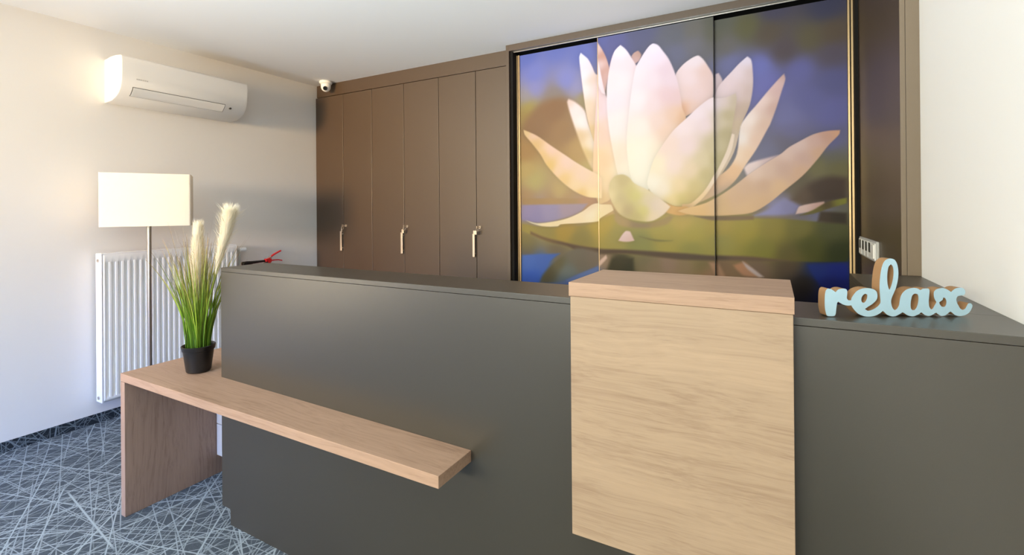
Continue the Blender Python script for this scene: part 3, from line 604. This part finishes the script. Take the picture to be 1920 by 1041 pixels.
# ---------------------------------------------------------------- fire extinguisher on the left wall
fx, fy, fz = -3.885, 2.665, .955
fe = thing('fire_extinguisher', (fx, fy, .42), 'red fire extinguisher with black hose hung on the wall beside the radiator', 'fire extinguisher')
bm = bmesh.new(); r = lathe(bm, (fx, fy, 0), [(.03, .42), (.065, .425), (.072, .44), (.072, .82), (.066, .86), (.045, .885), (.022, .895), (.020, .915)], 28); bm.faces.new(r[0]); bm.faces.new(r[-1])
fin(bm, 'cylinder', M['red'], fe, True, 40)
bm = bmesh.new(); tube(bm, [(fx, fy, .91), (fx, fy, .97)], .017, 14); addbox(bm, fx-.014, fx+.014, fy-.035, fy+.02, .955, .99, .003)
fin(bm, 'valve', M['red'], fe)
bm = bmesh.new(); tube(bm, [(fx, fy+.0, .985), (fx, fy+.02, 1.005)], .012, 10); fin(bm, 'spring_pin', M['steel'], fe, True, 40)
def lever(pts, w_, h_):
    bm = bmesh.new(); prev = None
    for y, z in pts:
        q = [bm.verts.new((fx+sx*w_/2, y, z+sz*h_/2)) for sx, sz in ((-1, -1), (1, -1), (1, 1), (-1, 1))]
        if prev:
            for k in range(4): bm.faces.new((prev[k], prev[(k+1) % 4], q[(k+1) % 4], q[k]))
        else: bm.faces.new(q)
        prev = q
    bm.faces.new(prev); return bm
fin(lever([(fy-.03, .975), (fy+.02, 1.005), (fy+.06, 1.028), (fy+.115, 1.050)], .022, .010), 'lever', M['red'], fe)
fin(lever([(fy-.01, .968), (fy+.05, .973), (fy+.09, .972), (fy+.125, .962)], .022, .009), 'carry_handle', M['red'], fe)
bm = bmesh.new(); tube(bm, [(fx, fy-.03, .972), (fx, fy-.09, .972), (fx, fy-.15, .970), (fx, fy-.195, .968), (fx, fy-.235, .966)], [.009, .010, .013, .018, .019], 14)
fin(bm, 'nozzle_horn', M['black'], fe, True, 40)
bm = bmesh.new(); tube(bm, [(fx+.01, fy-.02, .96), (fx+.03, fy-.08, .95), (fx+.03, fy-.12, .88), (fx+.02, fy-.11, .74), (fx+.02, fy-.09, .6), (fx+.02, fy-.08, .52)], .008, 10)
fin(bm, 'hose', M['black'], fe, True, 40)
bm = bmesh.new(); addbox(bm, XL, fx-.06, fy-.03, fy+.03, .5, .86); fin(bm, 'wall_bracket', M['dgrey'], fe)

# ---------------------------------------------------------------- floor lamp
lx, ly = -3.63, 1.636
la = thing('floor_lamp', (lx, ly, 0), 'floor lamp with a white rectangular fabric shade on a steel pole', 'lamp')
bm = bmesh.new(); r = lathe(bm, (lx, ly, 0), [(.0, 0), (.13, 0), (.135, .004), (.135, .016), (.128, .022), (.02, .024), (.0, .024)], 36); fin(bm, 'base', M['steel'], la, True, 35)
bm = bmesh.new(); tube(bm, [(lx, ly, .02), (lx, ly, 1.46)], .0125, 18); fin(bm, 'pole', M['steel'], la, True, 40)
ms = bpy.data.materials.new('shade_fabric'); ms.use_nodes = True
b = bsdf(ms); b.inputs['Base Color'].default_value = (*lin((250, 246, 236)), 1); b.inputs['Roughness'].default_value = .9; b.inputs['Specular IOR Level'].default_value = .1
tl = nd(ms, 'ShaderNodeBsdfTranslucent'); tl.inputs[0].default_value = (.95, .90, .80, 1)
mx = nd(ms, 'ShaderNodeMixShader'); mx.inputs[0].default_value = .35
lk(ms, b.outputs[0], mx.inputs[1]); lk(ms, tl.outputs[0], mx.inputs[2]); lk(ms, mx.outputs[0], ms.node_tree.nodes['Material Output'].inputs[0])
wv = noise(ms, coords(ms), 700, 2); bump(ms, wv, .1, .001)
ax = Vector((.513, .858, 0)); nx_ = Vector((.858, -.513, 0)); sw_, sd_ = .238, .12
Z0, Z1 = 1.313, 1.652
bm = bmesh.new(); cr = .012
def shade_ring(z, ins):
    out = []
    for sx, sy, a0 in ((1, 1, 0), (-1, 1, 90), (-1, -1, 180), (1, -1, 270)):
        for k in range(4):
            a = math.radians(a0+k*30)
            px = sx*(sw_-ins-cr)+math.cos(a)*cr; py = sy*(sd_-ins-cr)+math.sin(a)*cr
            out.append(bm.verts.new(Vector((lx, ly, z))+ax*px+nx_*py))
    return out
rr = [shade_ring(Z0, 0), shade_ring(Z1, 0), shade_ring(Z1, .003), shade_ring(Z0, .003)]
for a, b2 in zip(rr, rr[1:]+rr[:1]):
    for k in range(16): bm.faces.new((a[k], a[(k+1) % 16], b2[(k+1) % 16], b2[k]))
fin(bm, 'lamp_shade', ms, la, True, 50)
bm = bmesh.new()
for s in (-1, 1):
    tube(bm, [Vector((lx, ly, 1.44)), Vector((lx, ly, 1.44))+ax*(s*(sw_-.004))], .002, 6)
    tube(bm, [Vector((lx, ly, 1.44)), Vector((lx, ly, 1.44))+nx_*(s*(sd_-.004))], .002, 6)
fin(bm, 'shade_spider', M['steel'], la)
bm = bmesh.new(); tube(bm, [(lx, ly, 1.45), (lx, ly, 1.50)], .018, 14); fin(bm, 'socket', M['white'], la, True, 40)
mb = mat('bulb_glass', (255, 244, 220), .4); bsdf(mb).inputs['Emission Color'].default_value = (1, .82, .58, 1); bsdf(mb).inputs['Emission Strength'].default_value = LAMP
bm = bmesh.new(); bmesh.ops.create_uvsphere(bm, u_segments=16, v_segments=12, radius=.03, matrix=Matrix.Translation((lx, ly, 1.53))); fin(bm, 'bulb', mb, la, True)

# ---------------------------------------------------------------- potted ornamental grass
gx, gy, gz = -2.375, 1.270, .6575
pl = thing('potted_grass', (gx, gy, gz), 'artificial ornamental grass with two cream plumes in a black pot', 'plant')
bm = bmesh.new()
r = lathe(bm, (gx, gy, gz), [(.047, 0), (.051, .004), (.063, .098), (.067, .100), (.070, .120), (.067, .122), (.063, .118), (.060, .103)], 40); bm.faces.new(r[0])
fin(bm, 'pot', M['black'], pl, True, 35)
bm = bmesh.new(); r = lathe(bm, (gx, gy, gz), [(.0605, .103), (.035, .108), (.001, .110)], 28); bm.faces.new(r[-1]); bm.faces.new(r[0]); fin(bm, 'soil', M['sand'], pl, True)
mg = mat('grass_blade', (90, 140, 40), .5, .3)
cg = nd(mg, 'ShaderNodeVertexColor', layer_name='tint'); lk(mg, cg.outputs['Color'], bsdf(mg).inputs['Base Color'])
def blades(n, name, seed, lo, hi, lean, wid, thin):
    rnd = random.Random(seed); V, Fc, C = [], [], []
    for i in range(n):
        a = rnd.uniform(0, 2*PI); r0 = .050*math.sqrt(rnd.random())
        bx, by = gx+r0*math.cos(a), gy+r0*math.sin(a)
        h = rnd.uniform(lo, hi); a2 = a+rnd.gauss(0, .5); le = lean*rnd.uniform(.15, 1)*(.4+r0/.055*.6)
        wdt = wid*rnd.uniform(.6, 1.15); tw = rnd.uniform(0, PI); s0 = len(V)
        g0 = rnd.random(); n_ = 9
        base_c = lin((48+40*g0, 84+44*g0, 20)); mid_c = lin((92+60*g0, 138+40*g0, 34+26*g0)); tip_c = lin((150+24*g0, 124+14*g0, 92))
        if thin: mid_c = lin((128, 138, 70)); tip_c = lin((150, 118, 88))
        for k in range(n_+1):
            t = k/n_; out_ = le*(t**1.7)
            px, py, pz = bx+math.cos(a2)*out_, by+math.sin(a2)*out_, gz+.105+h*(t-.10*t**3*le/.2)
            if pz < 1.16: px = min(px, XD-.010)
            wv_ = wdt*(1-.86*t**1.5)*(.55+.45*min(1, t*5))
            ang = tw+t*.8; ox, oy = math.cos(ang)*wv_/2, math.sin(ang)*wv_/2
            V += [(px-ox, py-oy, pz), (px+ox, py+oy, pz)]
            c = [base_c[j]+(mid_c[j]-base_c[j])*min(1, t/.35) for j in range(3)] if t < .35 else [mid_c[j]+(tip_c[j]-mid_c[j])*((t-.35)/.65)**1.6 for j in range(3)]
            C += [(*c, 1)]*2
            if k: q = s0+2*k; Fc.append((q-2, q-1, q+1, q))
    me = bpy.data.meshes.new(name); me.from_pydata(V, [], Fc)
    at = me.color_attributes.new('tint', 'FLOAT_COLOR', 'POINT'); at.data.foreach_set('color', np.array(C, np.float32).ravel())
    return put(name, me, mg, pl, True)
tag(blades(190, 'grass_blades', 3, .30, .55, .18, .0080, False), 'green grass blades', kind='stuff')
tag(blades(60, 'grass_wisps', 5, .44, .64, .23, .0022, True), 'thin brownish grass wisps', kind='stuff')
mp2 = M['plume']
def plume(path, rad, n, seed, hair, tuft):
    rnd = random.Random(seed); P = [Vector(p) for p in path]
    def at_(t):
        f = t*(len(P)-1); i = min(int(f), len(P)-2); return P[i].lerp(P[i+1], f-i), (P[i+1]-P[i]).normalized()
    V, Fc = [], []
    for i in range(n):
        t = rnd.random()**.85; p, d = at_(t)
        a = rnd.uniform(0, 2*PI); u = d.orthogonal().normalized(); v = d.cross(u)
        o = u*math.cos(a)+v*math.sin(a)
        R_ = rad*((.25+.75*t) if tuft else min(1, (t+.02)/.42)**.8*(1-.42*max(0, (t-.62)/.38)))*rnd.uniform(.6, 1.15)*(1.9 if tuft and rnd.random() < .10 else 1)
        L_ = hair*rnd.uniform(.6, 1.2)
        q0 = p; q1 = p+o*R_*.75+d*L_*.5; q2 = p+o*R_*(1.0+.25*rnd.random())+d*L_
        sd = d.cross(o).normalized()*.0007; s0 = len(V)
        V += [tuple(q0-sd), tuple(q0+sd), tuple(q1-sd), tuple(q1+sd), tuple(q2)]
        Fc += [(s0, s0+1, s0+3, s0+2), (s0+2, s0+3, s0+4)]
    me = bpy.data.meshes.new('plume'); me.from_pydata(V, [], Fc)
    o = put('plume', me, mp2, pl, True); tag(o, 'fluffy cream plume', kind='stuff')
    bm = bmesh.new(); tube(bm, [(gx+.01, gy, gz+.10), *[tuple(P[0].lerp(Vector((gx+.01, gy, gz+.10)), f)) for f in (.5, .25)], *path], .0022, 6)
    fin(bm, 'plume_stem', M['sand'], pl)
def off(r_, z): # offset along the picture-right direction of the pot
    return (gx+r_*.86, gy+r_*.50, z)
plume([off(-.004, .96), off(-.003, 1.06), off(0, 1.18), off(.002, 1.325)], .036, 6000, 11, .045, False)
plume([off(.082, 1.10), off(.102, 1.20), off(.126, 1.29), off(.150, 1.395)], .037, 6500, 12, .050, True)

# ---------------------------------------------------------------- relax sign
OUT = '160,715 145,640 143,560 148,470 160,425 180,408 215,412 245,430 270,450 300,420 340,408 385,410 402,430 402,480 398,520 415,545 450,545 455,520 480,480 520,435 580,408 640,402 700,412 740,440 752,490 740,540 690,590 640,622 605,648 640,670 700,655 760,615 788,575 785,500 780,400 785,300 795,220 810,150 835,90 870,60 910,52 950,65 975,100 990,160 995,240 985,320 965,400 940,460 915,520 908,560 915,610 930,645 950,662 975,650 1000,610 1010,560 1020,510 1045,460 1090,420 1150,402 1210,405 1245,425 1262,420 1275,410 1340,408 1350,430 1345,500 1340,560 1345,620 1365,655 1385,650 1410,610 1430,570 1415,540 1403,500 1405,450 1430,420 1480,405 1530,408 1570,430 1600,450 1620,430 1660,405 1720,400 1750,420 1758,455 1745,485 1700,492 1670,500 1655,530 1660,570 1680,610 1700,645 1730,660 1760,645 1780,610 1795,585 1820,582 1838,605 1830,640 1800,690 1750,722 1690,732 1640,720 1605,690 1590,680 1570,690 1530,722 1480,730 1440,705 1425,692 1400,705 1350,730 1300,722 1265,695 1250,690 1220,712 1160,735 1100,725 1055,695 1035,690 1010,705 960,732 910,735 860,715 830,685 810,672 790,690 730,725 660,738 590,732 530,705 490,665 460,625 450,605 410,608 360,598 320,575 300,562 285,575 275,640 265,710 250,730 200,734 170,730'
HOLES = ['600,575 575,570 565,545 570,510 590,480 615,468 635,480 635,515 622,550', '910,120 930,140 942,190 940,260 925,340 905,400 892,425 880,400 868,340 866,270 872,200 885,145',
         '1180,468 1215,475 1225,510 1222,570 1205,630 1180,660 1150,662 1135,640 1132,590 1140,530 1155,485', '1505,515 1530,520 1545,560 1540,600 1525,622 1490,622 1470,600 1460,570 1480,555 1500,540']
SG = .0001938
def sign_curve(name, y0, y1):
    cu = bpy.data.curves.new(name, 'CURVE'); cu.dimensions = '2D'; cu.fill_mode = 'BOTH'; cu.extrude = (y1-y0)/2
    for s in [OUT]+HOLES:
        P = spline(parse(s)); sp = cu.splines.new('POLY'); sp.points.add(len(P)-1); sp.use_cyclic_u = True
        for pt, (x, y) in zip(sp.points, P): pt.co = ((x-990)*SG, (738-y)*SG, 0, 1)
    o = bpy.data.objects.new(name, cu); COL.objects.link(o)
    me = bpy.data.meshes.new_from_object(o.evaluated_get(bpy.context.evaluated_depsgraph_get()))
    bpy.data.objects.remove(o); bpy.data.curves.remove(cu)
    # curve plane xy -> upright plane, facing the visitor, turned on the counter
    a = math.radians(26.6); me.transform(Matrix.Translation((.249, 1.386, ZT+.0005)) @ Matrix.Rotation(a, 4, 'Z') @ Matrix.Translation((0, (y0+y1)/2, 0)) @ Matrix.Rotation(PI/2, 4, 'X'))
    return me
sg = thing('relax_sign', (.249, 1.386, ZT), 'freestanding wooden word relax with a pale blue painted front', 'sign')
put('wooden_letters', sign_curve('wooden_letters', .0012, .026), M['mdf'], sg)['label'] = 'bare brown wooden back and edges'
put('painted_front', sign_curve('painted_front', 0, .0012), M['sky'], sg)['label'] = 'pale blue lettering reading relax'

# ---------------------------------------------------------------- socket strip on the brown lining
so = thing('socket_strip', (.40, 2.86, 1.15), 'pale multi socket outlet strip on the brown panel above the counter', 'socket')
box('frame', M['lgrey'], so, .397, .4088, 2.63, 3.10, 1.152, 1.245, .003)
for k in range(5):
    y0 = 2.642+k*.0912
    pz = box('socket', M['white'], so, .393, .3975, y0, y0+.082, 1.160, 1.237, .002)
    if k:
        bm = bmesh.new(); addbox(bm, .3922, .3932, y0+.018, y0+.064, 1.188, 1.232); fin(bm, 'socket_opening', M['dgrey'], pz)
    else:
        box('rocker', M['white'], pz, .389, .3932, y0+.012, y0+.07, 1.168, 1.229, .001)
